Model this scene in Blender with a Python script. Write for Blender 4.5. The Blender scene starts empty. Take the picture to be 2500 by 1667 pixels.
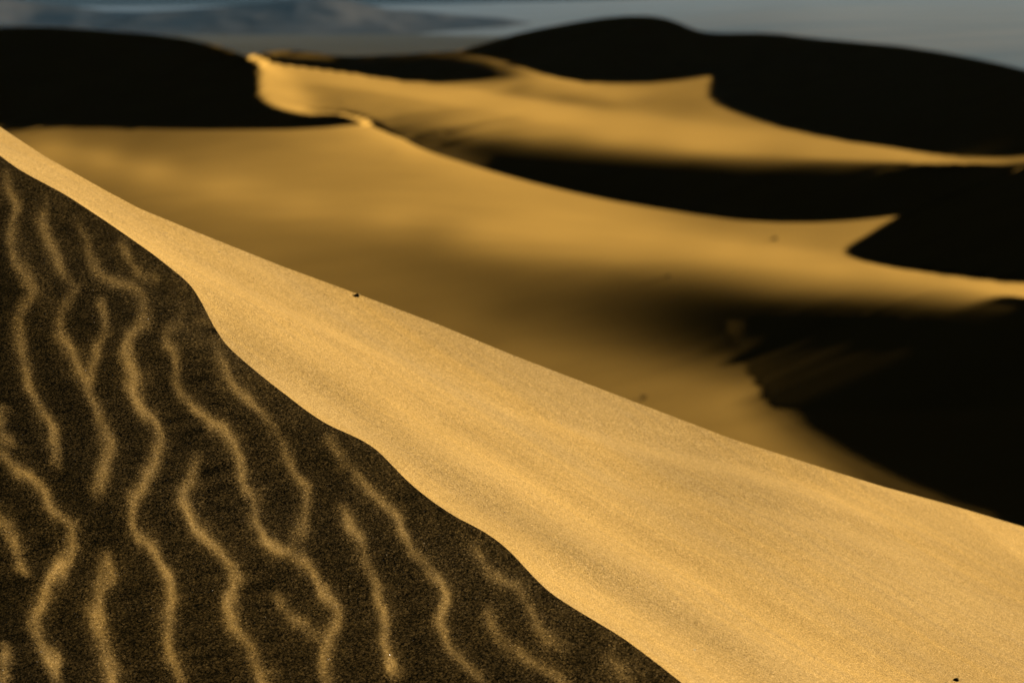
import bpy, bmesh, math, mathutils, random
import numpy as np

# ------------------------------------------------------------------ camera, sky, sun, exposure
SUN_AZ, SUN_EL = math.radians(55), math.radians(14)     # sun stands low, beyond the dunes and to the right
FOCAL_PX = 6944.0                                       # 100 mm lens on a 2500 px wide frame
HORIZON_Y = 50.0
PITCH = math.atan((833.5 - HORIZON_Y) / FOCAL_PX)
scene = bpy.context.scene
cam_data = bpy.data.cameras.new('camera')
cam = bpy.data.objects.new('camera', cam_data)
scene.collection.objects.link(cam)
cam.location = (0, 0, 0)
cam.rotation_euler = (math.pi / 2 - PITCH, 0, 0)
cam_data.lens, cam_data.sensor_width = 100.0, 36.0
cam_data.clip_start, cam_data.clip_end = 0.05, 60000
cam_data.dof.use_dof = True
cam_data.dof.focus_distance = 5.05
cam_data.dof.aperture_fstop = 6.6
scene.camera = cam

world = bpy.data.worlds.new('World')
scene.world = world
world.use_nodes = True
wn = world.node_tree
sky = wn.nodes.new('ShaderNodeTexSky')
sky.sky_type = 'NISHITA'
sky.sun_disc = False
sky.sun_elevation = SUN_EL
sky.sun_rotation = SUN_AZ
wn.nodes['Background'].inputs['Strength'].default_value = 0.002
wn.links.new(sky.outputs[0], wn.nodes['Background'].inputs['Color'])

sun_data = bpy.data.lights.new('sun', 'SUN')
sun_data.energy = 5.0
sun_data.angle = math.radians(0.5)
sun_data.color = (1.0, 0.86, 0.66)
sun = bpy.data.objects.new('sun', sun_data)
scene.collection.objects.link(sun)
sun.location = (60, 40, 30)
sun.rotation_euler = (math.pi / 2 - SUN_EL, 0, math.pi - SUN_AZ)

vs = scene.view_settings
vs.view_transform, vs.look = 'Standard', 'None'
vs.exposure, vs.gamma, vs.use_curve_mapping = 1.0, 1.0, False
cy = scene.cycles
cy.max_bounces, cy.diffuse_bounces, cy.glossy_bounces = 2, 0, 1
cy.transmission_bounces, cy.volume_bounces = 0, 0
cy.use_denoising = True

DARK_LIFT,RIPPLE_GAIN,HAZE=-0.006,1.3,1.0e-5
GRAIN,JITTER=370.,.32
STREAK,BT,BW,BY=1.0,.006,1.,1000
UBK,LOW,LW=1500.,.15,.4
AFAR,ANEAR=.006,.003
# ------------------------------------------------------------------ shape from shading
# The dunes are real surfaces at real distances. Their slopes are found from how bright the
# sun paints them in the photograph (Lambert's law), starting from level ground 5.6 m below
# the lens and never steeper than loose sand will lie.
F=FOCAL_PX
def sun_world():
    return np.array([math.cos(SUN_EL)*math.sin(SUN_AZ), math.cos(SUN_EL)*math.cos(SUN_AZ), math.sin(SUN_EL)])
cp,sp=math.cos(PITCH),math.sin(PITCH)
R=np.array([[1,0,0],[0,sp,cp],[0,cp,-sp]])   # rows: right, up', fwd' in world
SC=R@sun_world(); UP=R@np.array([0,0,1.]); KAP=2.0; NZ=.84
def ab(px,py): return (px-1250)/F,(833.5-py)/F
def world_pt(px,py,w):
    a,b=ab(px,py)
    d=1/w
    return np.stack([a*d,(b*sp+cp)*d,(b*cp-sp)*d],-1)
def lin(v):
    v=np.asarray(v,float)/255
    return np.where(v<=.04045,v/12.92,((v+.055)/1.055)**2.4)
K=1.5
def tgt(r): return lin(r)/K
# ---- scattered -> grid interpolation (thin plate spline)
def tps(pts,X,Y,sy=2.0,lam=1e-3):
    p=np.array(pts,float); x=p[:,0]/500; y=p[:,1]*sy/500; v=p[:,2]
    n=len(p)
    r2=(x[:,None]-x)**2+(y[:,None]-y)**2
    Kk=.5*r2*np.log(r2+1e-12)+lam*np.eye(n)
    P=np.stack([np.ones(n),x,y],1)
    A=np.block([[Kk,P],[P.T,np.zeros((3,3))]])
    c=np.linalg.solve(A,np.concatenate([v,np.zeros(3)]))
    out=c[n]+c[n+1]*X/500+c[n+2]*Y*sy/500
    for i in range(n):
        q=(X/500-x[i])**2+(Y*sy/500-y[i])**2
        out=out+c[i]*.5*q*np.log(q+1e-12)
    return out
def inpoly(poly,X,Y):
    p=np.array(poly,float); c=np.zeros(X.shape,bool)
    j=len(p)-1
    for i in range(len(p)):
        x0,y0=p[i]; x1,y1=p[j]
        if y0!=y1:
            c^=((y0>Y)!=(y1>Y))&(X<(x1-x0)*(Y-y0)/(y1-y0)+x0)
        j=i
    return c
def polydist(line,X,Y,sy=1.0):
    """distance to polyline, and arc fraction"""
    p=np.array(line,float); best=np.full(X.shape,1e9); frac=np.zeros(X.shape)
    L=np.concatenate([[0],np.cumsum(np.hypot(*np.diff(p,axis=0).T))]);L/=L[-1]
    for i in range(len(p)-1):
        ax,ay=p[i,0],p[i,1]*sy; dx,dy=p[i+1,0]-ax,p[i+1,1]*sy-ay
        t=np.clip(((X-ax)*dx+(Y*sy-ay)*dy)/(dx*dx+dy*dy),0,1)
        d=np.hypot(X-ax-t*dx,Y*sy-ay-t*dy)
        m=d<best; best=np.where(m,d,best); frac=np.where(m,L[i]+t*(L[i+1]-L[i]),frac)
    return best,frac
def smoothline(pts,n=8):
    """Catmull-Rom resample"""
    p=np.array(pts,float); q=np.vstack([2*p[0]-p[1],p,2*p[-1]-p[-2]]); out=[]
    for i in range(1,len(q)-2):
        for t in np.arange(n)/n:
            a,b,c,d=q[i-1:i+3]
            out.append(.5*((2*b)+(c-a)*t+(2*a-5*b+4*c-d)*t*t+(3*b-a-3*c+d)*t**3))
    out.append(p[-1]); return np.array(out)
# node -> cell operators and their transposes
def c_dx(f): return (f[1:,1:]-f[1:,:-1]+f[:-1,1:]-f[:-1,:-1])*.5
def c_dy(f): return (f[1:,1:]+f[1:,:-1]-f[:-1,1:]-f[:-1,:-1])*.5
def c_av(f): return (f[1:,1:]+f[1:,:-1]+f[:-1,1:]+f[:-1,:-1])*.25
def cT(gd,gs,ga,sh):
    o=np.zeros(sh); d,s,a=gd*.5,gs*.5,ga*.25
    o[1:,1:]+=d+s+a; o[1:,:-1]+=-d+s+a; o[:-1,1:]+=d-s+a; o[:-1,:-1]+=-d-s+a
    return o
class Layer:
    """pixel grid; with a brink curve its rows run parallel to that curve"""
    def __init__(L,x0,x1,dx,y0,y1,dy,brink=None):
        L.px=np.arange(x0,x1+1,dx,dtype=float); L.s=np.arange(y0,y1+1,dy,dtype=float); L.dx,L.dy=dx,dy
        L.NX,L.NS=np.meshgrid(L.px,L.s); L.NY=L.NS if brink is None else brink(L.NX,L.NS)       # nodes
        L.X,L.S,L.Y=c_av(L.NX),c_av(L.NS),c_av(L.NY)                                            # cell centres
        L.slope=c_dx(L.NY)/dx; L.db=-c_dy(L.NY)/F
        L.a,L.b=ab(L.X,L.Y)
def objective(L,q,q0,w0,T,wt,dark,lam,rho,mu,wmask,ub=None):
    """q log inverse depth offset. dark: bool mask with one sided target."""
    da=L.dx/F; db=L.db; sc=L.dx*L.dy/100.
    w=w0*np.exp(q); a,b=L.a,L.b; wc=c_av(w)
    wb=c_dy(w)/db; wa=c_dx(w)/da+wb*L.slope
    m0,m1,m2=-wa,-wb,-(wc-a*wa-b*wb)
    nn=np.sqrt(m0*m0+m1*m1+m2*m2); D=m0*SC[0]+m1*SC[1]+m2*SC[2]
    I=D/nn
    hi=np.maximum(I+getattr(L,'high',0),0); lo=np.minimum(I+LOW,0)
    e=np.where(dark,hi+lo*LW,I-T)
    eg=np.where(dark,hi+lo*LW*LW,I-T)
    Ld=.5*np.sum(wt*np.where(dark,hi**2+(LW*lo)**2,(I-T)**2))
    gI=wt*eg
    # dI/dm = S/nn - I*m/nn^2
    g0=gI*(SC[0]/nn-I*m0/nn**2); g1=gI*(SC[1]/nn-I*m1/nn**2); g2=gI*(SC[2]/nn-I*m2/nn**2)
    Uz=m0*UP[0]+m1*UP[1]+m2*UP[2]; nz=Uz/nn; v=np.maximum(NZ-nz,0); Ld+=.5*KAP*sc*np.sum(v*v); gz=-KAP*sc*v
    g0+=gz*(UP[0]/nn-nz*m0/nn**2); g1+=gz*(UP[1]/nn-nz*m1/nn**2); g2+=gz*(UP[2]/nn-nz*m2/nn**2)
    gwa=-g0+g2*a; gwb=-g1+g2*b; gw=-g2
    gwb=gwb+gwa*L.slope; gw=cT(gwa/da,gwb/db,gw,w.shape)
    g=gw*w
    # smoothness (units of 100 px)
    sx=(100/L.dx)**2; sy=(100/L.dy)**2*rho**2; sxy=(100/L.dx)*(100/L.dy)*rho
    ls=lam
    dxx=(q[:,2:]-2*q[:,1:-1]+q[:,:-2])*sx; mx=getattr(L,'xm',wmask)[:,1:-1]
    dyy=(q[2:]-2*q[1:-1]+q[:-2])*sy; ym=getattr(L,'ymul',1.+0*q); my=(wmask*ym)[1:-1]
    dxy=(q[1:,1:]-q[1:,:-1]-q[:-1,1:]+q[:-1,:-1])*sxy; mxy=(wmask*np.sqrt(ym))[1:,1:]
    Ls=.5*ls*(np.sum(mx*dxx**2)+np.sum(my*dyy**2)+2*np.sum(mxy*dxy**2))
    t=ls*mx*dxx*sx; g[:,2:]+=t; g[:,1:-1]-=2*t; g[:,:-2]+=t
    t=ls*my*dyy*sy; g[2:]+=t; g[1:-1]-=2*t; g[:-2]+=t
    t=2*ls*mxy*dxy*sxy; g[1:,1:]+=t; g[1:,:-1]-=t; g[:-1,1:]-=t; g[:-1,:-1]+=t
    Lm=.5*np.sum(mu*(q-q0)**2); g+=mu*(q-q0)
    if ub is not None: v=np.maximum(q-ub,0); Lm+=.5*UBK*sc*np.sum(v*v); g+=UBK*sc*v
    return Ld+Ls+Lm,g,I
def lbfgs(fun,x,n,m=12):
    sh=x.shape; f,g=fun(x)[:2]; S=[];Yl=[]
    for it in range(n):
        d=g.ravel().copy(); al=[]
        for s_,y_ in zip(reversed(S),reversed(Yl)):
            a_=s_.dot(d)/y_.dot(s_); al.append(a_); d-=a_*y_
        if S: d*=S[-1].dot(Yl[-1])/Yl[-1].dot(Yl[-1])
        else: d*=1e-3/max(1e-12,np.abs(d).max())
        for (s_,y_),a_ in zip(zip(S,Yl),reversed(al)):
            d+=s_*(a_-y_.dot(d)/y_.dot(s_))
        step=1.0; gd=-d.dot(g.ravel())
        if gd>0: d=g.ravel()*1e-6; gd=-d.dot(g.ravel()); S=[];Yl=[]
        ok=False
        for k in range(12):
            xn=x-step*d.reshape(sh); fn,gn=fun(xn)[:2]
            if fn<=f+1e-4*step*gd: ok=True;break
            step*=.4
        if not ok:
            if not S: break
            S=[];Yl=[];continue
        s_=(xn-x).ravel(); y_=(gn-g).ravel()
        if s_.dot(y_)>1e-14: S.append(s_);Yl.append(y_)
        if len(S)>m: S.pop(0);Yl.pop(0)
        done=(f-fn)<1e-7*abs(f); x,f,g=xn,fn,gn
        if done and it>20: break
    return x,f,it
def sample(f,L,X,Y):
    i=np.clip((X-L.px[0])/L.dx,0,len(L.px)-1.0001); j=np.clip((Y-L.s[0])/L.dy,0,len(L.s)-1.0001)
    i0=i.astype(int); j0=j.astype(int); t=i-i0; s=j-j0
    return (f[j0,i0]*(1-t)+f[j0,i0+1]*t)*(1-s)+(f[j0+1,i0]*(1-t)+f[j0+1,i0+1]*t)*s

# ---- lines and brightness samples read off the photograph (its own pixels)
A_SKY=[(-700,60),(-300,66),(0,67),(50,65),(120,66),(190,70),(280,77),(370,84),(450,94),(520,109),(570,125),(605,140),(625,134),(650,128),(690,124),(725,125),(770,130),(830,138),(900,137),(1000,132),(1060,128),(1110,126),(1125,124),(1160,112),(1210,97),(1260,83),(1320,70),(1400,55),(1470,44),(1530,39),(1585,39),(1625,45),(1660,57),(1690,71),(1720,79),(1760,82),(1850,81),(1900,83),(2000,95),(2100,104),(2200,113),(2300,128),(2400,147),(2450,158),(2500,170),(2700,215),(3200,300)]
B_TOP=[(-700,296),(0,308),(150,311),(300,314),(500,318),(700,317),(800,312),(860,306),(890,300),(905,295),(925,302),(960,324),(1000,349),(1040,368),(1100,388),(1200,419),(1300,447),(1400,471),(1500,492),(1600,509),(1700,525),(1800,538),(1900,544),(1990,544),(2080,539),(2150,532),(2215,525),(2330,478),(2446,436),(2500,405),(2700,318),(3200,160)]
FG_TOP=[(-2700,-1250),(-1100,-330),(-500,20),(-200,195),(0,310),(106,380),(266,470),(340,509),(478,566),(691,651),(850,709),(1063,789),(1250,866),(1516,968),(1781,1069),(2047,1154),(2154,1187),(2313,1230),(2500,1286),(2700,1345),(3000,1440),(4300,1860)]
BRINK=[(-2700,-850),(-1100,-125),(-500,150),(-200,280),(0,378),(32,406),(80,433),(160,475),(266,545),(372,619),(425,661),(468,695),(490,730),(504,762),(521,798),(550,842),(611,895),(664,938),(707,970),(744,1000),(800,1037),(868,1066),(917,1093),(952,1130),(996,1176),(1054,1223),(1113,1262),(1172,1291),(1221,1323),(1255,1355),(1299,1404),(1338,1443),(1397,1482),(1460,1519),(1524,1558),(1592,1609),(1661,1663),(1760,1740),(2000,1930),(2600,2400),(4300,3750)]
A_DARK=[
[(-700,-50),(610,-50),(612,140),(622,150),(637,165),(636,190),(633,215),(645,245),(680,265),(730,278),(800,284),(845,287),(885,294),(888,299),(850,305),(800,312),(780,330),(-700,330)],
[(600,127),(640,132),(700,138),(800,145),(950,143),(1050,138),(1120,144),(1170,158),(1210,174),(1232,184),(1200,193),(1165,197),(1076,202),(987,197),(868,184),(749,169),(660,157),(630,145)],
[(1128,127),(1200,138),(1250,150),(1297,163),(1330,180),(1370,192),(1430,202),(1500,205),(1580,204),(1640,199),(1700,191),(1762,179),(1745,198),(1739,217),(1743,235),(1760,254),(1806,274),(1868,296),(1958,320),(2060,340),(2160,357),(2260,373),(2340,387),(2420,388),(2500,384),(3200,350),(3200,-50),(1128,-50)],
[(1208,376),(1300,386),(1400,394),(1600,410),(1800,420),(2000,422),(2200,416),(2300,410),(2350,404),(2500,397),(3200,372),(3200,650),(1208,650)]]
A_LIT=[(628,148,150),(645,165,205),(650,200,210),(660,235,215),(700,255,212),(740,270,208),(690,190,212),(715,220,215),(735,240,205),(755,262,195),(665,162,200),
(780,250,158),(760,215,160),(740,190,175),(720,175,190),(760,178,182),(850,190,180),(950,205,184),(1050,212,184),(1150,212,178),(1230,208,170),
(800,205,172),(900,225,170),(1000,245,172),(1130,250,180),(1200,262,182),(850,265,145),(780,280,125),(900,288,125),(960,280,142),(1000,290,145),(1100,295,165),(1200,300,180),(1270,305,176),
(895,294,70),(915,293,120),(950,305,112),(1000,322,85),(1060,340,58),(1100,326,100),(1160,330,125),(1200,335,115),(1250,338,110),(1050,360,62),(1110,380,62),(1150,398,60),(1170,375,32),(1190,355,45),(1205,400,20),(1140,360,45),
(1250,205,165),(1290,190,150),(1250,148,120),(1300,170,170),(1350,192,190),(1410,213,198),(1460,215,192),(1520,218,180),(1600,216,158),(1690,203,150),(1745,190,155),(1725,215,140),(1650,225,140),
(1500,245,160),(1570,250,142),(1650,262,138),(1735,248,140),(1780,275,150),(1260,216,135),(1340,233,142),(1400,243,132),(1480,254,138),(1550,270,158),(1420,228,165),(1320,215,168),
(1300,255,184),(1400,268,182),(1500,292,185),(1600,285,165),(1700,312,184),(1650,290,158),(1850,332,182),(1800,298,152),(1750,285,150),(1900,315,162),(2000,338,162),(2100,356,165),(2200,373,165),
(1300,315,174),(1400,330,158),(1300,350,100),(1300,365,55),(1400,365,80),(1500,345,170),(1600,345,178),(1500,376,80),(1600,380,95),(1700,370,160),(1800,365,178),(1700,392,75),(2000,372,182),(1900,390,105),(2000,394,95),(2100,375,182),(2200,384,168),(2100,398,80),(2380,393,75),(2440,391,55),(2510,389,50),(2350,397,45),(2200,399,60),
(640,130,40),(680,128,60),(720,130,80),(760,134,80),(850,141,45),(950,139,40),(1050,134,55),(1110,134,70),(1170,142,105),(1210,150,130),(1230,165,95),(1180,155,30),(1255,178,100),(1240,187,60),(1250,190,110)]
B_DARK=[
[(2215,526),(2153,563),(2100,592),(2082,605),(2080,613),(2090,622),(2120,633),(2207,654),(2313,671),(2500,691),(3200,770),(3200,100),(2215,420)],
[(1770,785),(1830,772),(1900,768),(2050,770),(2200,773),(2350,784),(2500,800),(3200,860),(3200,1560),(2500,1390),(2400,1255),(2300,1228),(2260,1212),(2154,1170),(2047,1117),(1941,1047),(1861,968),(1824,904),(1802,845),(1785,815)]]
B_LIT=[(-200,320,120),(100,326,122),(300,331,112),(500,334,120),(700,330,148),(800,325,165),(870,315,192),(905,305,210),(940,335,210),(1000,365,208),(960,372,182),(870,350,178),(320,366,118),(530,362,132),(660,350,140),(800,362,165),
(60,345,130),(133,364,160),(250,388,165),(372,417,168),(532,460,170),(745,497,172),(957,534,174),(1170,566,178),(200,350,125),(300,395,148),(450,410,142),(620,410,152),(700,450,158),(800,470,160),(900,410,165),(1000,430,168),(1060,395,190),(1100,405,192),(1200,442,188),(1300,470,186),(1050,480,172),(900,490,165),(1150,500,176),(1250,520,184),
(200,405,142),(300,440,138),(400,460,148),(450,500,138),(550,545,134),(500,500,142),(640,560,132),(750,570,132),(640,610,126),(800,600,122),(720,640,120),(900,655,114),(1000,620,112),(1050,570,140),(1100,660,100),(900,590,125),(1000,720,112),(1100,780,112),(1050,560,150),
(1303,527,188),(1380,500,186),(1450,540,188),(1463,569,186),(1600,560,186),(1781,606,190),(1900,620,188),(2047,649,188),(2200,680,186),(2419,720,180),(2500,745,172),(2300,695,184),(2070,632,172),
(1600,520,165),(1675,552,165),(1750,560,158),(1888,569,158),(1960,545,150),(2050,555,150),(2120,550,155),(2180,534,158),(2060,590,158),(2000,590,158),(2060,618,165),(1850,590,170),(1700,575,180),
(1250,612,155),(1170,600,150),(1170,640,112),(1250,652,110),(1380,620,160),(1380,660,112),(1516,645,140),(1516,668,100),(1516,705,68),(1380,700,82),(1250,700,88),(1463,766,58),(1380,760,72),(1570,739,46),(1675,670,110),(1675,692,78),(1675,723,42),(1728,766,16),(1728,819,24),(1781,690,100),(1781,716,58),(1808,742,26),(1888,700,110),(1888,722,72),(1888,744,28),(2047,722,90),(2047,740,45),(2047,756,15),(2207,725,105),(2207,745,52),(2207,760,20),(2366,750,75),(2366,768,25),(2472,755,95),(2480,780,35),
(1250,766,85),(1180,720,95),(1250,830,112),(1356,819,95),(1356,880,120),(1463,819,78),(1463,905,118),(1516,860,92),(1550,930,122),(1622,872,80),(1622,940,125),(1675,845,48),(1728,872,60),(1760,840,26),(1781,885,66),(1780,925,100),(1675,925,115),(1720,990,135),(1781,955,130),(1835,962,130),(1840,1020,138),(1888,1031,140),(1960,1090,138),(1994,1085,135),(2100,1150,120),(2180,1190,95),
(1000,770,110),(1200,840,112),(1400,930,120),(1600,1010,128),(1800,1100,135)]
FG_LIT=[(-300,240,222),(-300,190,215),(50,395,225),(50,360,222),(200,470,225),(200,440,220),(400,600,226),(400,550,214),(500,690,226),(500,620,220),(540,780,215),(580,850,210),(700,690,212),(700,930,225),(900,760,208),(860,1040,228),(1000,1150,228),(1150,1260,228),(1280,1360,228),(1400,1465,228),(1550,1560,228),(1700,1670,226),

(650,760,222),(800,850,224),(1000,1000,226),(1200,1140,226),(1400,1270,226),(1500,1330,226),(1700,1460,224),(1900,1595,222),(2050,1690,220),
(1300,1070,214),(1600,1200,206),(1500,1080,208),(2000,1310,210),(2300,1410,213),(1200,900,207),(1000,850,210),(2400,1600,205),(2100,1510,208),(1900,1400,207),(2200,1310,214),(2450,1310,216),(1100,960,214),(1750,1320,206),(2800,1600,208),(2300,1800,206),(1800,1850,215)]
FG_DARKPTS=[(497,815,75),(510,850,60),(-300,400,34),(20,420,48),(80,460,46),(160,520,44),(300,620,44),(420,700,48),(470,760,50),(-100,700,30),(100,600,34),(220,700,36),(380,800,36),(480,860,42),(60,850,22),(250,860,24),(380,920,28),(520,960,38),(640,960,50),(0,1000,14),(180,1030,14),(300,1060,18),(430,1050,22),(540,1150,22),(620,1050,34),(700,1020,48),(760,1060,50),(880,1100,52),(950,1180,50),(820,1130,40),(60,1250,8),(240,1270,8),(400,1270,12),(530,1250,14),(640,1200,24),(780,1200,34),(860,1250,36),(1000,1240,46),(1130,1300,48),(20,1480,6),(180,1420,6),(330,1450,8),(500,1440,9),(680,1400,16),(800,1350,24),(970,1420,34),(1100,1360,46),(1250,1400,50),(1400,1520,52),(330,1620,5),(180,1640,5),(520,1620,7),(700,1600,9),(870,1580,18),(1020,1560,28),(1180,1560,38),(1300,1620,44),(1550,1640,52),(0,1900,5),(600,1900,8),(1200,1900,30)]
# ripple crests: (amplitude, half width px, points)
RIPPLES=[
(1.0,20,[(5,380),(11,412),(19,465),(40,507),(29,566),(40,630),(69,677),(82,715),(61,757),(48,794),(53,858),(64,911),(72,944),(105,1005),(127,1054),(138,1121),(160,1165)]),
(1.0,22,[(106,454),(109,497),(101,539),(117,592),(144,640),(170,688),(181,709),(159,746),(149,778),(159,832),(191,901),(216,960),(243,1010),(260,1060),(257,1132),(243,1187),(228,1245)]),
(1.0,22,[(165,520),(202,566),(218,614),(239,661),(276,688),(330,699),(351,741),(348,784),(314,821),(310,858),(332,911),(326,948),(343,994),(382,1043),(393,1077),(376,1126),(348,1182),(326,1226),(332,1292),(376,1342),(406,1397),(420,1464),(409,1519),(420,1591),(442,1667),(455,1740)]),
(.75,16,[(236,715),(252,755),(258,790),(236,840),(226,890),(218,950)]),
(.7,18,[(280,570),(319,630),(351,667),(400,690)]),
(.95,20,[(456,710),(425,789),(409,832),(436,874),(431,930),(452,975),(498,1016),(559,1060),(581,1110),(592,1165),(619,1231),(634,1290),(664,1325),(713,1347),(763,1397),(802,1458),(824,1502),(800,1555),(794,1629),(802,1667),(808,1740)]),
(.85,18,[(525,820),(542,880),(559,933),(608,982),(658,1032),(686,1093),(708,1143),(747,1198),(744,1259),(730,1309),(700,1350)]),
(1.0,22,[(487,1080),(470,1154),(448,1209),(465,1259),(503,1309),(555,1359),(575,1408),(559,1464),(575,1519),(603,1574),(636,1646),(660,1720)]),
(.95,22,[(-40,1070),(0,1110),(39,1143),(94,1187),(122,1237),(175,1287),(177,1325),(149,1381),(111,1453),(88,1513),(105,1569),(133,1624),(150,1690)]),
(.8,22,[(-40,1240),(0,1265),(28,1298),(44,1353),(61,1408)]),
(.95,26,[(265,1330),(260,1397),(234,1464),(243,1530),(265,1596),(273,1667),(280,1740)]),
(.85,20,[(845,1110),(870,1160),(898,1193),(947,1238),(981,1291),(1015,1350),(1054,1399),(1085,1443),(1074,1516),(1093,1570),(1142,1624),(1200,1690)]),
(.95,20,[(815,1215),(845,1270),(878,1316),(890,1365),(917,1428),(937,1487),(937,1551),(952,1609),(970,1680)]),
(.45,22,[(1145,1310),(1200,1395),(1270,1440),(1296,1480),(1330,1550),(1400,1600)]),
(.5,22,[(1180,1470),(1211,1546),(1265,1595),(1338,1640),(1400,1700)]),
(.6,22,[(15,1560),(8,1620),(14,1680)]),
(.45,22,[(664,1430),(690,1480),(741,1530),(790,1560)]),
(.5,20,[(8,985),(-4,1020),(4,1060),(30,1100)]),
(.4,20,[(790,1060),(830,1110),(850,1150)]),
(.35,24,[(1480,1590),(1540,1660),(1600,1740)])]
STREAKS=[(-9,14,[(900,900),(1118,1032),(1289,1130),(1436,1233),(1632,1340),(1700,1372),(1828,1447),(1955,1523),(2083,1597),(2189,1667)])]
BANDS=[(-23,26,[(480,720),(560,795),(640,850),(750,915),(860,985),(980,1075),(1110,1165),(1300,1290),(1500,1415),(1750,1565),(1900,1670),(2050,1780)])]

# ------------------------------------------------------------------ solving the three sheets of sand
def curve(pts,sig=9.):
    """smooth single-valued curve through traced points"""
    p=np.array(pts,float); x=np.arange(p[0,0],p[-1,0]+1,3.); y=np.interp(x,p[:,0],p[:,1])
    n=int(sig); k=np.exp(-.5*(np.arange(-n,n+1)*3./sig)**2); k/=k.sum()
    yp=np.concatenate([y[0]+(np.arange(-n,0))*(y[1]-y[0]),y,y[-1]+np.arange(1,n+1)*(y[-1]-y[-2])])
    y=np.convolve(yp,k,'valid'); return lambda q: np.interp(q,x,y)
def plane_w(Y,h):
    b=(833.5-Y)/F; return np.maximum(-(b*cp-sp)/h,1e-5)
def edgemask(L,lines,far=.02,near=.002):
    wm=np.ones(L.NX.shape); L.high=np.full(L.X.shape,far); L.care=np.ones(L.X.shape)
    for l,free in lines:
        d,f=polydist([(p[0]/L.dx,p[1]/L.dy) for p in l],L.NX/L.dx,L.NY/L.dy)
        wm=np.where(d<1.1,.05 if free==0 else .6,wm); dc=c_av(d); L.high=np.where(dc<7*16/L.dx,near,L.high); L.care=np.where(dc*L.dx<free,.02,L.care)
    return wm
def multires(mk,levels,its,data,w0f,lam,rho,mu,anchor=None,extra=None,loops=0,top=None,tmin=.03):
    q=None;Lp=None
    for lv,n in zip(levels,its):
        L=mk(lv); T,wt,dark,wm=data(L); w0=w0f(L.NX,L.NY); q0=np.zeros_like(w0); mm=mu+q0
        if anchor: q0,mm=anchor(L,w0,mu)
        qi=np.zeros_like(w0) if q is None else sample(q,Lp,L.NX,L.NS)
        cell=L.dx*L.dy/100.
        f=lambda x:objective(L,x,q0,w0,T,wt*cell,dark,lam*cell,rho,mm*cell,wm)
        q,fv,it=lbfgs(f,qi,n); Lp=L
    # sand that the photograph shows lit must see the sun: lower whatever stands in its way
    U=np.full(w0.shape,np.inf)
    for k in range(loops):
        w=w0*np.exp(q); wc=c_av(w); m=(wt>0)&~dark&(T>tmin)&~L.mixed
        pts=np.stack([L.a[m]/wc[m],L.b[m]/wc[m],1/wc[m]],-1)
        if extra is not None: pts=np.concatenate([pts,extra])
        nv=0
        for t in np.geomspace(.4,90,70):
            Q=pts+SC*t; x=Q[:,0]/Q[:,2]*F+1250; y=833.5-Q[:,1]/Q[:,2]*F; wr=1/Q[:,2]
            i=(x-L.px[0])/L.dx; j=(y-L.s[0])/L.dy; ok=(i>0)&(i<len(L.px)-1)&(j>0)&(j<len(L.s)-1)&(y>top(x)-4)
            bad=ok.copy(); bad[ok]=sample(w,L,x[ok],y[ok])>wr[ok]*(1+2e-4); nv+=bad.sum()
            for di in (0,1):
                for dj in (0,1):
                    jj=j[bad].astype(int)+dj; ii=i[bad].astype(int)+di
                    np.minimum.at(U,(jj,ii),np.log(wr[bad]/w0[jj,ii])-3e-4)
        print('shadow hits',k,nv)
        f=lambda x:objective(L,x,q0,w0,T,wt*cell,dark,lam*cell,rho,mm*cell,wm,U)
        q,fv,it=lbfgs(f,q,260)
    if loops:
        wc=c_av(w0*np.exp(q)); m=(wt>0)&~dark&(T>.03); LIT.append(np.stack([L.a[m]/wc[m],L.b[m]/wc[m],1/wc[m]],-1))
    return L,w0*np.exp(q)
LIT=[]
A_SHARP=[(A_DARK[0][1:13],0),(A_DARK[1][6:],0),(A_DARK[2][:22],0),(A_DARK[3][6:9],0)]
B_SHARP=[(B_DARK[0][:10],0),(B_DARK[1][8:17],1)]
sky_c,btop_c,ftop_c,brink_c=curve(A_SKY),curve(B_TOP),curve(FG_TOP),curve(BRINK,17.)
brink_wide=curve(BRINK,110.)
def near_y(X,S): return S+brink_wide(X)+(brink_c(X)-brink_wide(X))*np.exp(-np.abs(S)/90.)
def coverage(L,polys):
    n=np.zeros(L.X.shape)
    for ox in (-.6,0,.6):
        for oy in (-.6,0,.6):
            d=np.zeros(L.X.shape,bool)
            for p in polys: d|=inpoly(p,L.X+ox*L.dx,L.Y+oy*L.dy)
            n+=d
    L.mixed=(n>0)&(n<8.5); return n>8.5,n/9.
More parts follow.
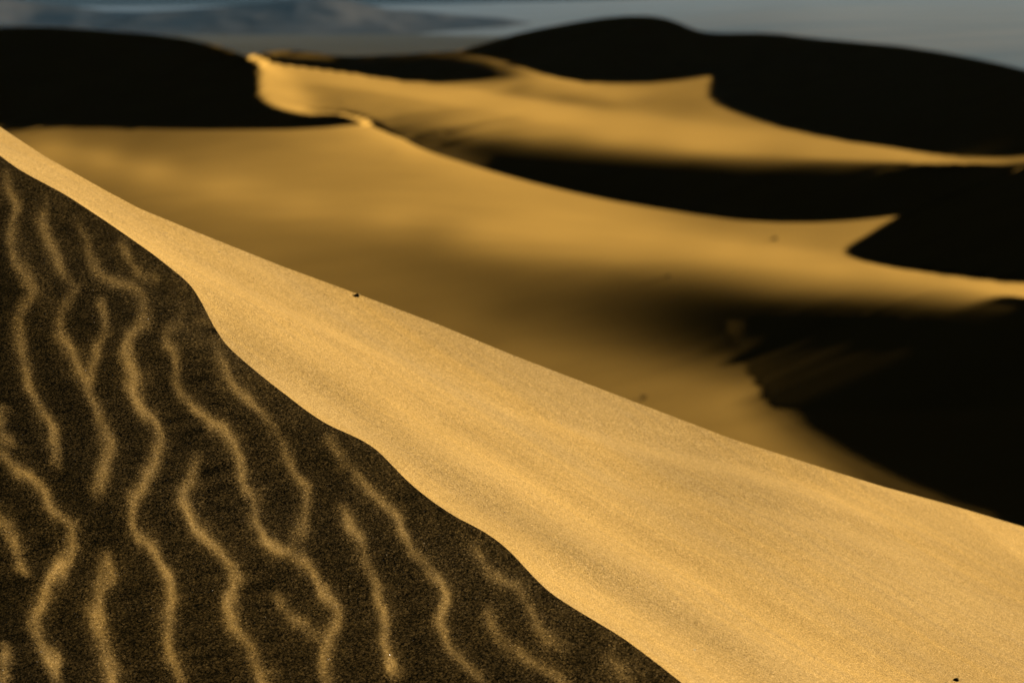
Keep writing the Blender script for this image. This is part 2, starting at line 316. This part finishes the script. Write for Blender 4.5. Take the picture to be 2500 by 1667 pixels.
def solve_far(LB,WB):
    def anchor(L,w0,mu):
        d=np.abs(L.NY-btop_c(L.NX)); on=(d<L.dy*.8)&((L.NX<840)|((L.NX>1560)&(L.NX<2190)))
        return np.where(on,np.log(sample(WB,LB,L.NX,L.NY)*.997/w0),0.),np.where(on,3.,mu)
    def data(L):
        X,Y=L.X,L.Y; dark,cov=coverage(L,A_DARK)
        T=tgt(np.clip(tps(A_LIT,X,Y,sy=3.),6,215)); s,b=sky_c(X),btop_c(X)
        lit=(Y>s-3)&(Y<b+10)&(X>580)&(X<2540)
        wt=np.where(dark,5.*((Y>s-6)&(Y<b+25)&(X<2640)&(X>-150)),np.where(lit,np.where((Y<206)&(X>980)&(X<1340),5.,np.where((Y>252)&(X>740)&(X<960),2.,1.)),0))
        wm=edgemask(L,A_SHARP,AFAR,ANEAR); wt=np.where(dark,wt*L.care,wt)
        return T*np.where(dark,1,1-cov),wt,dark,wm
    def w0f(X,Y):
        wm=np.interp(X,[-700,600,900,1200,1400,1800,3200],[1/152.,1/170.,1/235.,1/255.,1/272.,1/262.,1/190.])
        return (plane_w(Y,5.6)**4+wm**4)**.25
    return multires(lambda s:Layer(-640,3136,16*s,20,640,4*s),[4,2,1],[1000,1000,1300],data,w0f,2e-3,.5,1e-4,anchor,LIT[0][::3],4,sky_c)
def solve_mid():
    def data(L):
        X,Y=L.X,L.Y; dark,cov=coverage(L,B_DARK)
        T=tgt(np.clip(tps(B_LIT,X,Y,sy=2.),6,215)); b,f=btop_c(X),ftop_c(X)
        lit=(Y>b-3)&(Y<f+15)&(X>-150)&(X<2560)
        wt=np.where(dark,1.*((Y>b-3)&(Y<f+60)&(X<2600)),np.where(lit,1.,0))
        wm=edgemask(L,B_SHARP); wt=np.where(dark,wt*L.care,wt)
        wt=np.where(inpoly(B_DARK[1],X,Y)&(Y>np.interp(X,[1780,1900,2050,2500],[780,790,800,830])),-1.,wt); bowl=wt<0; dark&=~bowl; T=np.where(bowl,np.interp(X,[1780,1930],[.013,BT]),T); cov=np.where(bowl,0,cov); low=(Y>=BY)|(X>2600); T=np.where(bowl&low,.19,T); wt=np.where(bowl,np.where(low,.12,BW),wt); cov=np.where((Y>790)&(X>1750),0,cov)
        return T*np.where(dark,1,1-cov),wt,dark,wm
    def w0f(X,Y): return (plane_w(Y,5.6)**4+(1/110.)**4*np.clip((X-1900)/300,0.05,1))**.25
    return multires(lambda s:Layer(-640,3136,16*s,150,1550,8*s),[4,2,1],[300,400,500],data,w0f,1e-3,.5,1e-3,None,None,5,btop_c,.02)
def streak_noise(u,v,seed):
    t=np.random.RandomState(seed).normal(size=(97,61)); i=np.floor(u).astype(int); j=np.floor(v).astype(int); a,b=u-i,v-j
    a,b=a*a*(3-2*a),b*b*(3-2*b); G=lambda p,q:t[p%97,q%61]
    return (G(i,j)*(1-a)+G(i+1,j)*a)*(1-b)+(G(i,j+1)*(1-a)+G(i+1,j+1)*a)*b
def near_plane(X,Y):
    a,b=ab(X,Y); a0,b0=ab(0,380); up=np.maximum(brink_c(X)-Y,0)/F
    return np.maximum(.161+.02*(a-a0)-.36*(b-b0)-up*.50,.085)
def solve_near():
    def data(L):
        X,Y=L.X,L.Y; left=L.S>0
        R_=tps(FG_LIT,X,Y,sy=1.)
        for a,wd,pts in STREAKS+BANDS:
            d,f=polydist(smoothline(pts,5),X,Y); R_=R_+a*np.exp(-.5*(d/wd)**2)*np.clip(np.minimum(f,1-f)*5,0,1)
        Tr=tgt(np.clip(R_,100,235))
        base=tgt(np.clip(tps(FG_DARKPTS,X,Y,sy=1.),3,60))+DARK_LIFT
        wob=lambda sc,sd: streak_noise(X/sc,Y/(sc*1.6),sd)
        WX=X+4.5*wob(34.,11)+3.*wob(16.,12); WY=Y+5.*wob(40.,13)
        rip=np.zeros(X.shape)
        for a,wd,pts in RIPPLES:
            d,f=polydist(smoothline(pts,4),WX,WY)
            e=np.clip(np.minimum(f,1-f)*8,0,1); e=e*e*(3-2*e)
            g=(.90*np.exp(-.5*(d/(wd*.44))**2)+.10*np.exp(-.5*(d/(wd*1.15))**2))*a*e*(1+.25*np.sin(f*17+pts[0][0]))
            rip=rip+g-rip*g*.6
        rip=rip*(1+.22*wob(60.,14)+.12*wob(24.,15)); base=np.maximum(base+.003*wob(55.,16)+.002*wob(22.,17),np.interp(X+.35*(Y-1000),[0,420,620],[.003,.006,.009]))
        T=np.where(left,base+rip*RIPPLE_GAIN*np.interp(Y,[380,700,1000,1300,1667],[.06,.075,.10,.125,.135]),Tr)
        wt=(Y>ftop_c(X)-12)*np.where(left,3.,1.)
        ns=L.NS; wm=np.where(np.abs(ns)<1.,.0,1.0)*np.where(ns>0,.06,2.); L.ymul=np.where(ns>0,40.,1.); L.xm=np.where(ns>1,.06,3.)
        return T,wt,np.zeros(X.shape,bool),wm
    return multires(lambda s:Layer(-480,2976,8*s,-960,1408,8*s,near_y),[4,2,1],[300,300,400],data,near_plane,1e-3,1.,1e-2)

# ------------------------------------------------------------------ materials
def material(name):
    m=bpy.data.materials.new(name); m.use_nodes=True; nt=m.node_tree
    for n in list(nt.nodes): nt.nodes.remove(n)
    out=nt.nodes.new('ShaderNodeOutputMaterial')
    def N(t,**kw):
        n=nt.nodes.new(t)
        for k,v in kw.items():
            if k in n.inputs.keys(): n.inputs[k].default_value=v
            else: setattr(n,k,v)
        return n
    return m,nt,out,N,nt.links.new
def ramp(N,stops):
    r=N('ShaderNodeValToRGB'); cr=r.color_ramp
    while len(cr.elements)<len(stops): cr.elements.new(.5)
    for e,(p,c) in zip(cr.elements,stops): e.position=p; e.color=(*c,1)
    return r
def mul(N,link,a,b,fac=1.0):
    m=N('ShaderNodeMix',data_type='RGBA',blend_type='MULTIPLY'); m.inputs[0].default_value=fac
    link(a,m.inputs[6]); link(b,m.inputs[7]); return m.outputs[2]
SAND=(0.50,0.325,0.105)
def sand(name,grain,jitter,colour=SAND,streak=None):
    """dry sand; grain = grains per metre, jitter = how far single grains tilt"""
    m,nt,out,N,link=material(name)
    geo=N('ShaderNodeNewGeometry')
    patch=N('ShaderNodeTexNoise',Scale=.35 if grain==0 else 1.6,Detail=4.0)
    link(geo.outputs['Position'],patch.inputs['Vector'])
    r=ramp(N,[(.3,tuple(.93*c for c in colour)),(.7,tuple(min(1,1.06*c) for c in colour))])
    link(patch.outputs['Fac'],r.inputs[0]); col=r.outputs[0]
    if streak is not None:          # wind sorted grains: thin streaks of darker and greyer sand along the slope
        e=mathutils.Vector(streak).normalized(); rot=e.to_track_quat('X','Z').inverted().to_euler()
        for sc_,lo,hi,w_ in (((.6,26.,26.),(.955,.96,.98),(1.03,1.025,1.0),1.),((.4,70.,70.),(.945,.95,.97),(1.035,1.03,1.01),1.),((.2,4.,4.),(.95,.975,1.07),(1.02,1.01,.97),1.)):
            mp=N('ShaderNodeMapping',vector_type='POINT'); mp.inputs['Rotation'].default_value=rot; link(geo.outputs['Position'],mp.inputs['Vector'])
            mp2=N('ShaderNodeMapping'); mp2.inputs['Scale'].default_value=sc_; link(mp.outputs[0],mp2.inputs['Vector'])
            nz=N('ShaderNodeTexNoise',Scale=1.0,Detail=3.0); link(mp2.outputs[0],nz.inputs['Vector'])
            r2=ramp(N,[(.36,lo),(.64,hi)]); link(nz.outputs['Fac'],r2.inputs[0]); col=mul(N,link,col,r2.outputs[0])
    dif=N('ShaderNodeBsdfDiffuse',Roughness=0.0)
    if grain:
        vor=N('ShaderNodeTexVoronoi',Scale=grain); link(geo.outputs['Position'],vor.inputs['Vector'])
        vor2=N('ShaderNodeTexVoronoi',Scale=grain*1.9); link(geo.outputs['Position'],vor2.inputs['Vector'])
        sep=N('ShaderNodeSeparateColor'); link(vor2.outputs['Color'],sep.inputs[0])
        gr=ramp(N,[(0,(.38,.37,.37)),(.2,(.72,.70,.68)),(.5,(1,1,1)),(.9,(1.2,1.17,1.15)),(1.0,(1.7,1.8,2.4))])
        link(sep.outputs[0],gr.inputs[0]); col=mul(N,link,col,gr.outputs[0])
        off=N('ShaderNodeVectorMath',operation='SUBTRACT'); link(vor.outputs['Color'],off.inputs[0]); off.inputs[1].default_value=(.5,.5,.5)
        off2=N('ShaderNodeVectorMath',operation='SUBTRACT'); link(vor2.outputs['Color'],off2.inputs[0]); off2.inputs[1].default_value=(.5,.5,.5)
        su=N('ShaderNodeVectorMath',operation='ADD'); link(off.outputs[0],su.inputs[0]); link(off2.outputs[0],su.inputs[1])
        sep1=N('ShaderNodeSeparateColor'); link(vor.outputs['Color'],sep1.inputs[0])
        pw=N('ShaderNodeMath',operation='POWER'); link(sep1.outputs[2],pw.inputs[0]); pw.inputs[1].default_value=3.0
        ml=N('ShaderNodeMath',operation='MULTIPLY_ADD'); link(pw.outputs[0],ml.inputs[0]); ml.inputs[1].default_value=jitter; ml.inputs[2].default_value=.02
        sc=N('ShaderNodeVectorMath',operation='SCALE'); link(su.outputs[0],sc.inputs[0]); link(ml.outputs[0],sc.inputs['Scale'])
        ad=N('ShaderNodeVectorMath',operation='ADD'); link(geo.outputs['Normal'],ad.inputs[0]); link(sc.outputs[0],ad.inputs[1])
        nm=N('ShaderNodeVectorMath',operation='NORMALIZE'); link(ad.outputs[0],nm.inputs[0])
        link(nm.outputs[0],dif.inputs['Normal'])
    link(col,dif.inputs['Color']); link(dif.outputs[0],out.inputs[0])
    return m
M_far=sand('dune_sand',0,0,(.50,.30,.070))

# ------------------------------------------------------------------ meshes
def new_object(name,co,faces,mat,kind=None,label=None,category=None,group=None,smooth=True):
    me=bpy.data.meshes.new(name)
    co=np.asarray(co,np.float32).reshape(-1,3)
    if isinstance(faces,np.ndarray) and faces.shape[1]==4:
        n=len(faces); me.vertices.add(len(co)); me.vertices.foreach_set('co',co.ravel())
        me.loops.add(4*n); me.loops.foreach_set('vertex_index',faces.astype(np.int32).ravel())
        me.polygons.add(n); me.polygons.foreach_set('loop_start',np.arange(0,4*n,4,dtype=np.int32))
        me.update(calc_edges=True); me.validate()
    else: me.from_pydata([tuple(c) for c in co],[],[tuple(f) for f in faces])
    if smooth: me.polygons.foreach_set('use_smooth',np.ones(len(me.polygons),bool))
    me.materials.append(mat)
    o=bpy.data.objects.new(name,me); scene.collection.objects.link(o)
    if kind: o['kind']=kind
    if label: o['label']=label
    if category: o['category']=category
    if group: o['group']=group
    return o
def cubic(f,L,X,S,j_lo=0,j_hi=None):
    """Catmull-Rom sampling of a solved sheet"""
    i=np.clip((X-L.px[0])/L.dx,0,len(L.px)-1.0001); j=np.clip((S-L.s[0])/L.dy,0,len(L.s)-1.0001)
    i0=i.astype(int); j0=j.astype(int); t=i-i0; s=j-j0; jm=f.shape[0]-1 if j_hi is None else j_hi
    def wts(t): return [.5*(-t+2*t*t-t**3),.5*(2-5*t*t+3*t**3),.5*(t+4*t*t-3*t**3),.5*(-t*t+t**3)]
    wx,wy=wts(t),wts(s); out=0
    for b in range(4):
        jj=j0+b-1; row=0
        for a in range(4):
            ii=np.clip(i0+a-1,0,f.shape[1]-1); jc=np.clip(jj,j_lo,jm); v=f[jc,ii]
            v=np.where(jj<j_lo,2*v-f[min(j_lo+1,jm),ii],np.where(jj>jm,2*v-f[jm-1,ii],v)); row=row+wx[a]*v
        out=out+wy[b]*row
    return out
def quads(nr,nc):
    v=np.arange(nr*nc).reshape(nr,nc)
    return np.stack([v[1:,:-1],v[1:,1:],v[:-1,1:],v[:-1,:-1]],-1)      # normals up
def back_skirt(P,steps):
    """the far side of a crest: rows falling away behind its first row"""
    d=P[0].copy(); d[:,2]=0; d/=np.linalg.norm(d,axis=1,keepdims=True)
    return np.stack([P[0]+d*r+np.array([0,0,-z]) for r,z in steps[::-1]])
def crease(o,on_row):
    me=o.data; sharp=me.attributes.new('sharp_edge','BOOLEAN','EDGE')
    ev=np.empty(len(me.edges)*2,np.int32); me.edges.foreach_get('vertices',ev)
    sharp.data.foreach_set('value',on_row[ev.reshape(-1,2)].all(1))
def split(P,fmask_names,mat,infos,px,py,nsk):
    """cut a sheet into dunes by which traced outline each face lies in"""
    nr,nc=P.shape[:2]; Q=quads(nr,nc)
    cx=(px[1:,:-1]+px[:-1,1:])/2; cyy=(py[1:,:-1]+py[:-1,1:])/2
    ids=fmask_names(cx,cyy)
    for k,info in enumerate(infos):
        f=Q[ids==k]
        used=np.unique(f); rm=np.full(nr*nc,-1); rm[used]=np.arange(len(used))
        o=new_object('sand_dune',P.reshape(-1,3)[used],rm[f],mat,'structure',*info)
        crease(o,(np.arange(nr*nc)//nc==nsk)[used])

# far dunes: one solved sheet from the crests against the plain down to where the nearer dune hides it
LB,WB=solve_mid()
LA,WA=solve_far(LB,WB)
px=np.arange(-632,3130,8.); t=np.linspace(0,1,131)
top=sky_c(px); bot=btop_c(px)+45
PX=px[None,:]+0*t[:,None]; PY=top+(bot-top)*t[:,None]
w=cubic(WA,LA,PX,PY)
hid=np.clip((PY-btop_c(PX))/12,0,1); wb=cubic(WB,LB,PX,np.maximum(PY,btop_c(PX)))
w=np.where(hid>0,np.minimum(w,w*(1-hid)+hid*np.minimum(w,wb*.985)),w)
P=world_pt(PX,PY,w); sk=back_skirt(P,[(2,.25),(6,1.4),(14,4),(26,8),(40,13)])
P=np.concatenate([sk,P]); PXs=np.concatenate([np.repeat(PX[:1],5,0),PX]); PYs=np.concatenate([np.repeat(PY[:1]-1,5,0),PY])
def far_ids(x,y):
    r=np.full(x.shape,3)
    r[(x<1128)&(y<200)&(x>600)&((y<np.interp(x,[600,630,660,749,868,987,1076,1165],[128,145,157,169,184,197,202,197])))]=1
    r[(x>=1128)&(x<1240)&(y<np.interp(x,[1128,1165,1200,1240],[200,197,193,180]))]=1
    r[inpoly(A_DARK[2],x,y)]=2
    r[inpoly(A_DARK[0],x,y)|(x<600)]=0
    r[(x>1128)&(y<sky_c(x)+1)]=2
    return r
split(P,far_ids,M_far,[
 ('tall black shadowed dune at the far left whose crest stands against the grey plain','dune'),
 ('small low dune with a thin lit rim between the two dark dunes, nearest the plain','dune'),
 ('long black humped dune at the upper right standing against the blue grey slope','dune'),
 ('broad golden dune with a black shaded hollow under its rim, in the middle distance','dune')],PXs,PYs,5)

# middle dunes
px=np.arange(-632,3130,8.); t=np.concatenate([np.linspace(0,.62,150),np.linspace(.62,1,40)[1:]])
top=btop_c(px); bot=np.minimum(ftop_c(px)+650,1545)
PX=px[None,:]+0*t[:,None]; PY=top+(bot-top)*t[:,None]
w=cubic(WB,LB,PX,PY); P=world_pt(PX,PY,w); sk=back_skirt(P,[(1.5,.35),(5,1.6),(11,4.2)])
PM=P
P=np.concatenate([sk,P]); PXs=np.concatenate([np.repeat(PX[:1],3,0),PX]); PYs=np.concatenate([np.repeat(PY[:1]-1,3,0),PY])
def mid_ids(x,y):
    r=np.zeros(x.shape,int); r[inpoly(B_DARK[0],x,y)|((x>2215)&(y<btop_c(x)+1))]=1; return r
split(P,mid_ids,M_far,[
 ('wide golden dune with soft ridges and a black hollow at its right, behind the rippled crest','dune'),
 ('pointed black dune nose at the right edge below the golden dune','dune')],PXs,PYs,3)

# dune standing to the right, outside the frame: its crest throws the big rounded shadow into the hollow
edge=smoothline(B_DARK[1][10:-2][::-1],6); tE=26.
E=world_pt(edge[:,0],edge[:,1],cubic(WB,LB,edge[:,0],edge[:,1]))
Sw=sun_world(); crest=E+Sw*tE+(np.linspace(.02,.07,len(E))-.65*np.clip(1-np.linspace(0,1,len(E))/.13,0,1))[:,None]*np.array([0,0,1.])
far_end=crest[0]+np.array([[0,.6,-.45],[0,1.8,-1.2],[0,4.3,-2.2],[.2,5.8,-3.],[.5,8.3,-4.],[1.2,13.3,-7.5]]); near_end=crest[-1]+np.array([[.8,-4,.25],[1.8,-9,.1],[3,-15,-1.5],[4,-22,-6]])
crest=np.concatenate([far_end[::-1],crest[1:],near_end])
prof=[(-14,-9.2),(-9,-5.95),(-5,-3.3),(-2,-1.3),(-.6,-.36),(0,0),(.8,-.12),(3,-.65),(8,-2.2),(16,-5.),(26,-9)]
side=np.array([.95,.31,0])
P=np.stack([crest+side*d+np.array([0,0,h]) for d,h in prof],1)
new_object('sand_dune',P,quads(*P.shape[:2])[...,::-1].reshape(-1,4),M_far,'structure','high dune outside the picture on the right that shades the hollow','dune')

def sand_point(sheet,x,y):
    x,y=np.array([float(x)]),np.array([float(y)])
    if sheet=='mid': return world_pt(x,y,cubic(WB,LB,x,y))[0]
    lo,hi=np.array([-2000.]),np.array([1400.])
    for _ in range(40):
        m=(lo+hi)/2; b=near_y(x,m)<y; lo=np.where(b,m,lo); hi=np.where(b,hi,m)
    return world_pt(x,y,cubic(WF,LF,x,lo,0,jb) if lo[0]<0 else cubic(WF,LF,x,lo,jb))[0]
LF,WF=solve_near()
jb=int(round(-LF.s[0]/LF.dy))                                   # solved row lying on the brink
M_near=sand('dune_sand_grainy',GRAIN,JITTER,SAND,sand_point('near',2189,1640)-sand_point('near',1118,1015))
# near dune: rows follow its sharp brink, so the crest line is an edge of the mesh
inner=np.arange(-472,2970,5.)
px=np.concatenate([[-2600,-1900,-1400,-1050,-820,-680,-580,-520],inner,[3000,3060,3150,3300,3500,3800,4200]])
ft=ftop_c(px)
lo_s=np.full(px.shape,-2000.); hi_s=np.zeros(px.shape)          # row value at which each column reaches the silhouette
for _ in range(40):
    mid=(lo_s+hi_s)/2; below=near_y(px,mid)<ft; lo_s=np.where(below,mid,lo_s); hi_s=np.where(below,hi_s,mid)
t1=np.linspace(0,1,121)
S=np.concatenate([lo_s[None,:]*(1-t1[:-1,None]),np.concatenate([np.arange(0,1400,5.),[1440,1520,1650,1850,2150]])[:,None]+0*px])
PX=px[None,:]+0*S; PY=near_y(PX,S)
cx,cs=np.clip(PX,-476,2970),np.clip(S,-950,1400)
w=np.where(cs<0,cubic(WF,LF,cx,cs,0,jb),cubic(WF,LF,cx,cs,jb))
k=np.exp(-np.abs(PX-cx)/160-np.abs(S-cs)/160)
w=np.maximum(near_plane(PX,PY)+(w-near_plane(cx,near_y(cx,cs)))*k,.085)
# beyond the left of the frame the rippled face runs on as a plain slope of the same tilt
lft=PX<-476; js=LF.s>8; ee=WF[js][:,1]; gg=((WF[js][:,22]-WF[js][:,1])/(21*LF.dx/F)).mean()
c1,c0=np.polyfit(LF.s[js][::4],ee[::4],1); lin_e=c0+c1*cs; dA=(PX+476)/F
shear=(near_y(PX,S)-near_y(cx,S)); face=(S>8)&lft
w_run=cubic(WF,LF,cx,cs,jb)*0+lin_e+gg*dA+c1*(S-cs)+(cubic(WF,LF,cx,cs,jb)-lin_e)*np.exp(dA*F/160)
w=np.where(face,w_run,w)
w=np.minimum(w,.6)
P=world_pt(PX,PY,w); sk=back_skirt(P,[(.08,.02),(.25,.07),(.6,.19),(1.4,.5),(3.,1.2),(6,2.5),(11,4.8),(17,7.4)])
PN=P
P=np.concatenate([sk,P]); nr,nc=P.shape[:2]
near=new_object('sand_dune',P,quads(nr,nc).reshape(-1,4),M_near,'structure',
 'nearest dune with a wavy sharp crest, dark rippled left face and bright smooth right slope','dune')
rows=np.arange(nr*nc)//nc
crease(near,(rows==8)|(rows==128))

# ------------------------------------------------------------------ plain, slope, hill
def grid_terrain(name,xs,ys,zf,mat,label):
    X,Y=np.meshgrid(xs,ys); Z=zf(X,Y)
    q=quads(len(ys),len(xs))[...,::-1].reshape(-1,4)
    return new_object(name,np.stack([X,Y,Z],-1),q,mat,'structure',label)
def vnoise(x,y,seed):
    r=np.random.RandomState(seed); g=r.rand(64,64); i=np.floor(x).astype(int); j=np.floor(y).astype(int)
    t=x-i; s=y-j; t=t*t*(3-2*t); s=s*s*(3-2*s); G=lambda a,b:g[b%64,a%64]
    return (G(i,j)*(1-t)+G(i+1,j)*t)*(1-s)+(G(i,j+1)*(1-t)+G(i+1,j+1)*t)*s
def fbm(x,y,seed,n=5): return sum(vnoise(x*2**k,y*2**k,seed+k)*.5**k for k in range(n))-1
def ground_mat(name,c0,c1,scale,detail=6.,west=None):
    m,nt,out,N,link=material(name)
    geo=N('ShaderNodeNewGeometry'); mp=N('ShaderNodeMapping'); mp.inputs['Scale'].default_value=scale
    link(geo.outputs['Position'],mp.inputs['Vector'])
    n=N('ShaderNodeTexNoise',Scale=1.0,Detail=detail,Roughness=.6); link(mp.outputs[0],n.inputs['Vector'])
    r=ramp(N,[(.36,c0),(.64,c1)]); link(n.outputs['Fac'],r.inputs[0])
    col=r.outputs[0]
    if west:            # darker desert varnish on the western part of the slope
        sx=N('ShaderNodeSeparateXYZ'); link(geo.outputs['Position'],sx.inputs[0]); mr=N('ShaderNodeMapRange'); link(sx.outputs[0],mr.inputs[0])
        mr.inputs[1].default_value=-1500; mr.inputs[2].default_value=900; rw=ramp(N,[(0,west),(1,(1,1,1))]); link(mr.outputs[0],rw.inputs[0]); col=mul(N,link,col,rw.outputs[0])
    d=N('ShaderNodeBsdfDiffuse'); link(col,d.inputs['Color']); link(d.outputs[0],out.inputs[0]); return m
M_plain=ground_mat('plain_gravel',(.074,.071,.054),(.098,.092,.069),(1/400.,1/900.,1/50.))
M_hill=ground_mat('hill_rock',(.020,.025,.032),(.085,.080,.075),(1/300.,1/900.,1/60.))
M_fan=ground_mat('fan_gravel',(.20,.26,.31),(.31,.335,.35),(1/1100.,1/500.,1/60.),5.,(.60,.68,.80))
PLAIN=-40.
def plain_z(X,Y):
    r=np.hypot(X,Y); k=np.clip((r-320)/1600,0,1); k=k*k*(3-2*k)
    return -10+(PLAIN+10)*k+0*X
def axis(*seg): return np.unique(np.concatenate([np.linspace(*s) for s in seg]))
grid_terrain('valley_floor',axis((-12000,-3000,10),(-3000,3000,41),(3000,12000,10)),axis((-4000,0,6),(0,2500,41),(2500,9500,40)),plain_z,M_plain,
 'flat olive grey desert plain stretching behind the dunes')
def fan_z(X,Y):
    az=X/np.maximum(Y,1)
    y0=np.interp(az,[-.25,-.05,.02,.10,.18,.4],[9500,8500,6500,3200,2100,1500])
    d=np.maximum(Y-y0,0)
    z=PLAIN-2+2*np.clip(d/300,0,1)+d*.0128+np.maximum(Y-13500,0)**1.0*.008
    return z+fbm(X/900,Y/1500,5,4)*np.clip(d/3000,0,1)*6+(vnoise(X/3000+3,Y/420,9)-.5)*np.clip(d/2500,0,1)*5
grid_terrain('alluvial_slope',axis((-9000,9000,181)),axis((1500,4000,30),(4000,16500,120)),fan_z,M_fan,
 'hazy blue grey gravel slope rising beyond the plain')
HILL=[(-900,25),(-500,-8),(-250,-14),(0,-4),(90,8),(167,15),(268,29),(342,31),(476,24),(595,15),(690,4),(780,-1),(860,3),(912,17),(957,26),(1031,29),(1106,38),(1225,46),(1313,61),(1400,75),(1500,88),(1700,95)]
hill_c=curve(HILL)
def hill_z(X,Y):
    ridge_y=9300+fbm(X/700,0*X+.5,21,4)*350
    pxl=1250+F*X/ridge_y
    crest=(50-hill_c(pxl))/F*ridge_y-PLAIN
    u=(Y-ridge_y)/1250.; prof=np.maximum(1-np.abs(u),0); prof=prof**.9
    rid=1-np.abs(fbm(X/260+u*.4,Y/900,33,5))*1.1
    z=PLAIN-4+np.maximum(crest+6,0)*prof*(1-(1-prof)*prof*2.0*(1-rid))
    return z
grid_terrain('hill',axis((-3600,900,301)),axis((7900,10700,121)),hill_z,M_hill,
 'low dark eroded desert hills across the plain behind the left dune')

# ------------------------------------------------------------------ small things lying on the sand
def plain_mat(name,c,rough=1.0):
    m,nt,out,N,link=material(name); geo=N('ShaderNodeNewGeometry'); n=N('ShaderNodeTexNoise',Scale=180.); link(geo.outputs['Position'],n.inputs['Vector'])
    r=ramp(N,[(.35,tuple(.7*k for k in c)),(.65,tuple(1.25*k for k in c))]); link(n.outputs['Fac'],r.inputs[0])
    d=N('ShaderNodeBsdfDiffuse'); link(r.outputs[0],d.inputs['Color']); link(d.outputs[0],out.inputs[0]); return m
M_stone=plain_mat('dark_stone',(.40,.27,.10)); M_straw=plain_mat('dry_straw',(.13,.095,.045))

def pebble(p,size,seed,label):
    rnd=random.Random(seed); bm=bmesh.new(); bmesh.ops.create_icosphere(bm,subdivisions=2,radius=size/2)
    for v in bm.verts:
        k=1+.16*math.sin(v.co.x*5/size+seed)+.12*math.sin(v.co.y*7/size+2*seed)+rnd.uniform(-.05,.05); v.co*=k; v.co.z*=.68
    me=bpy.data.meshes.new('pebble'); bm.to_mesh(me); bm.free(); me.materials.append(M_stone)
    for f in me.polygons: f.use_smooth=True
    o=bpy.data.objects.new('pebble',me); scene.collection.objects.link(o); o.location=p+np.array([0,0,size*.1]); o.rotation_euler=(rnd.uniform(-.2,.2),rnd.uniform(-.2,.2),rnd.uniform(0,6))
    o['label']=label; o['category']='pebble'; o['group']='pebbles lying on the nearest dune'
def tuft(p,width,height,n,seed,label):
    rnd=random.Random(seed); co=[];fa=[]
    for i in range(n):
        a=rnd.uniform(0,6.283); r0=rnd.uniform(0,.22)*width; lean=rnd.uniform(.15,.5)*width; h=height*rnd.uniform(.5,1); bw=width*rnd.uniform(.025,.05)
        d=np.array([math.cos(a),math.sin(a),0]); s=np.array([-d[1],d[0],0])*bw; b=d*r0+np.array([0,0,-.02])
        m=b+d*lean*.45+np.array([0,0,h*.65]); e=b+d*lean+np.array([0,0,h]); k=len(co)
        co+=[b-s,b+s,m+s*.7,m-s*.7,e]; fa+=[(k,k+1,k+2,k+3),(k+3,k+2,k+4)]
    o=new_object('grass_tuft',np.array(co)+p,fa,M_straw,None,label,'grass tuft','dry grass tufts on the middle dune',smooth=False)
pebble(sand_point('near',872,722),.012,3,'small brown pebble on the rim of the nearest dune, lit from its right')
pebble(sand_point('near',2335,1660),.012,5,'brown round pebble on the bright slope at the lower right corner')
tuft(sand_point('mid',1890,586),.26,.13,60,1,'dark dry grass tuft on the lit sand between the two black shadows')
tuft(sand_point('mid',1630,676),.16,.08,40,2,'tiny dry grass tuft on the edge of the soft shadow in the middle dune')
tuft(sand_point('mid',1570,974),.16,.10,45,4,'small dry grass tuft just above the rim of the nearest dune')
tuft(sand_point('mid',955,372),.20,.05,40,6,'low flat grass tuft beside the bright peak of the middle dune')

# loose quartz grains that catch the sun on the nearest dune
m,nt,out,N,link=material('quartz_grain')
gl=N('ShaderNodeBsdfGlossy',Roughness=.35); gl.inputs['Color'].default_value=(.9,.86,.8,1); df=N('ShaderNodeBsdfDiffuse'); df.inputs['Color'].default_value=(.6,.5,.34,1)
mx=N('ShaderNodeMixShader'); mx.inputs[0].default_value=.25; link(df.outputs[0],mx.inputs[1]); link(gl.outputs[0],mx.inputs[2]); link(mx.outputs[0],out.inputs[0])
rs=np.random.RandomState(7); nG=900
rows_ok=PN[:-30].reshape(-1,3); rows_ok=rows_ok[(np.abs(rows_ok[:,0])<1.6)&(rows_ok[:,1]<7.)]
base=rows_ok[rs.randint(0,len(rows_ok),nG)]+rs.normal(size=(nG,3))*np.array([.002,.002,.0])
octa=np.array([[1,0,0],[-1,0,0],[0,1,0],[0,-1,0],[0,0,1],[0,0,-1]],float); of=np.array([[0,2,4],[2,1,4],[1,3,4],[3,0,4],[2,0,5],[1,2,5],[3,1,5],[0,3,5]])
co=[];fa=[]
for i in range(nG):
    q,_=np.linalg.qr(rs.normal(size=(3,3))); co.append(octa@q*rs.uniform(.0005,.0011)*np.array([1,1,.8])+base[i]); fa.append(of+6*i)
new_object('quartz_grains',np.concatenate(co),np.concatenate(fa),m,'stuff','tiny pale quartz grains glinting on the nearest dune',smooth=False)

# haze over the whole valley
m,nt,out,N,link=material('haze_air')
pv=N('ShaderNodeVolumePrincipled',Density=HAZE,Anisotropy=0.0); pv.inputs['Color'].default_value=(.28,.60,1.0,1)
link(pv.outputs[0],out.inputs['Volume'])
x0,x1,y0,y1,z0,z1=-12500,12500,-4500,17000,-46,230
co=[(x,y,z) for z in (z0,z1) for y in (y0,y1) for x in (x0,x1)]
new_object('haze',co,[(0,2,3,1),(4,5,7,6),(0,1,5,4),(2,6,7,3),(0,4,6,2),(1,3,7,5)],m,'stuff','thin blue desert haze filling the valley',smooth=False)
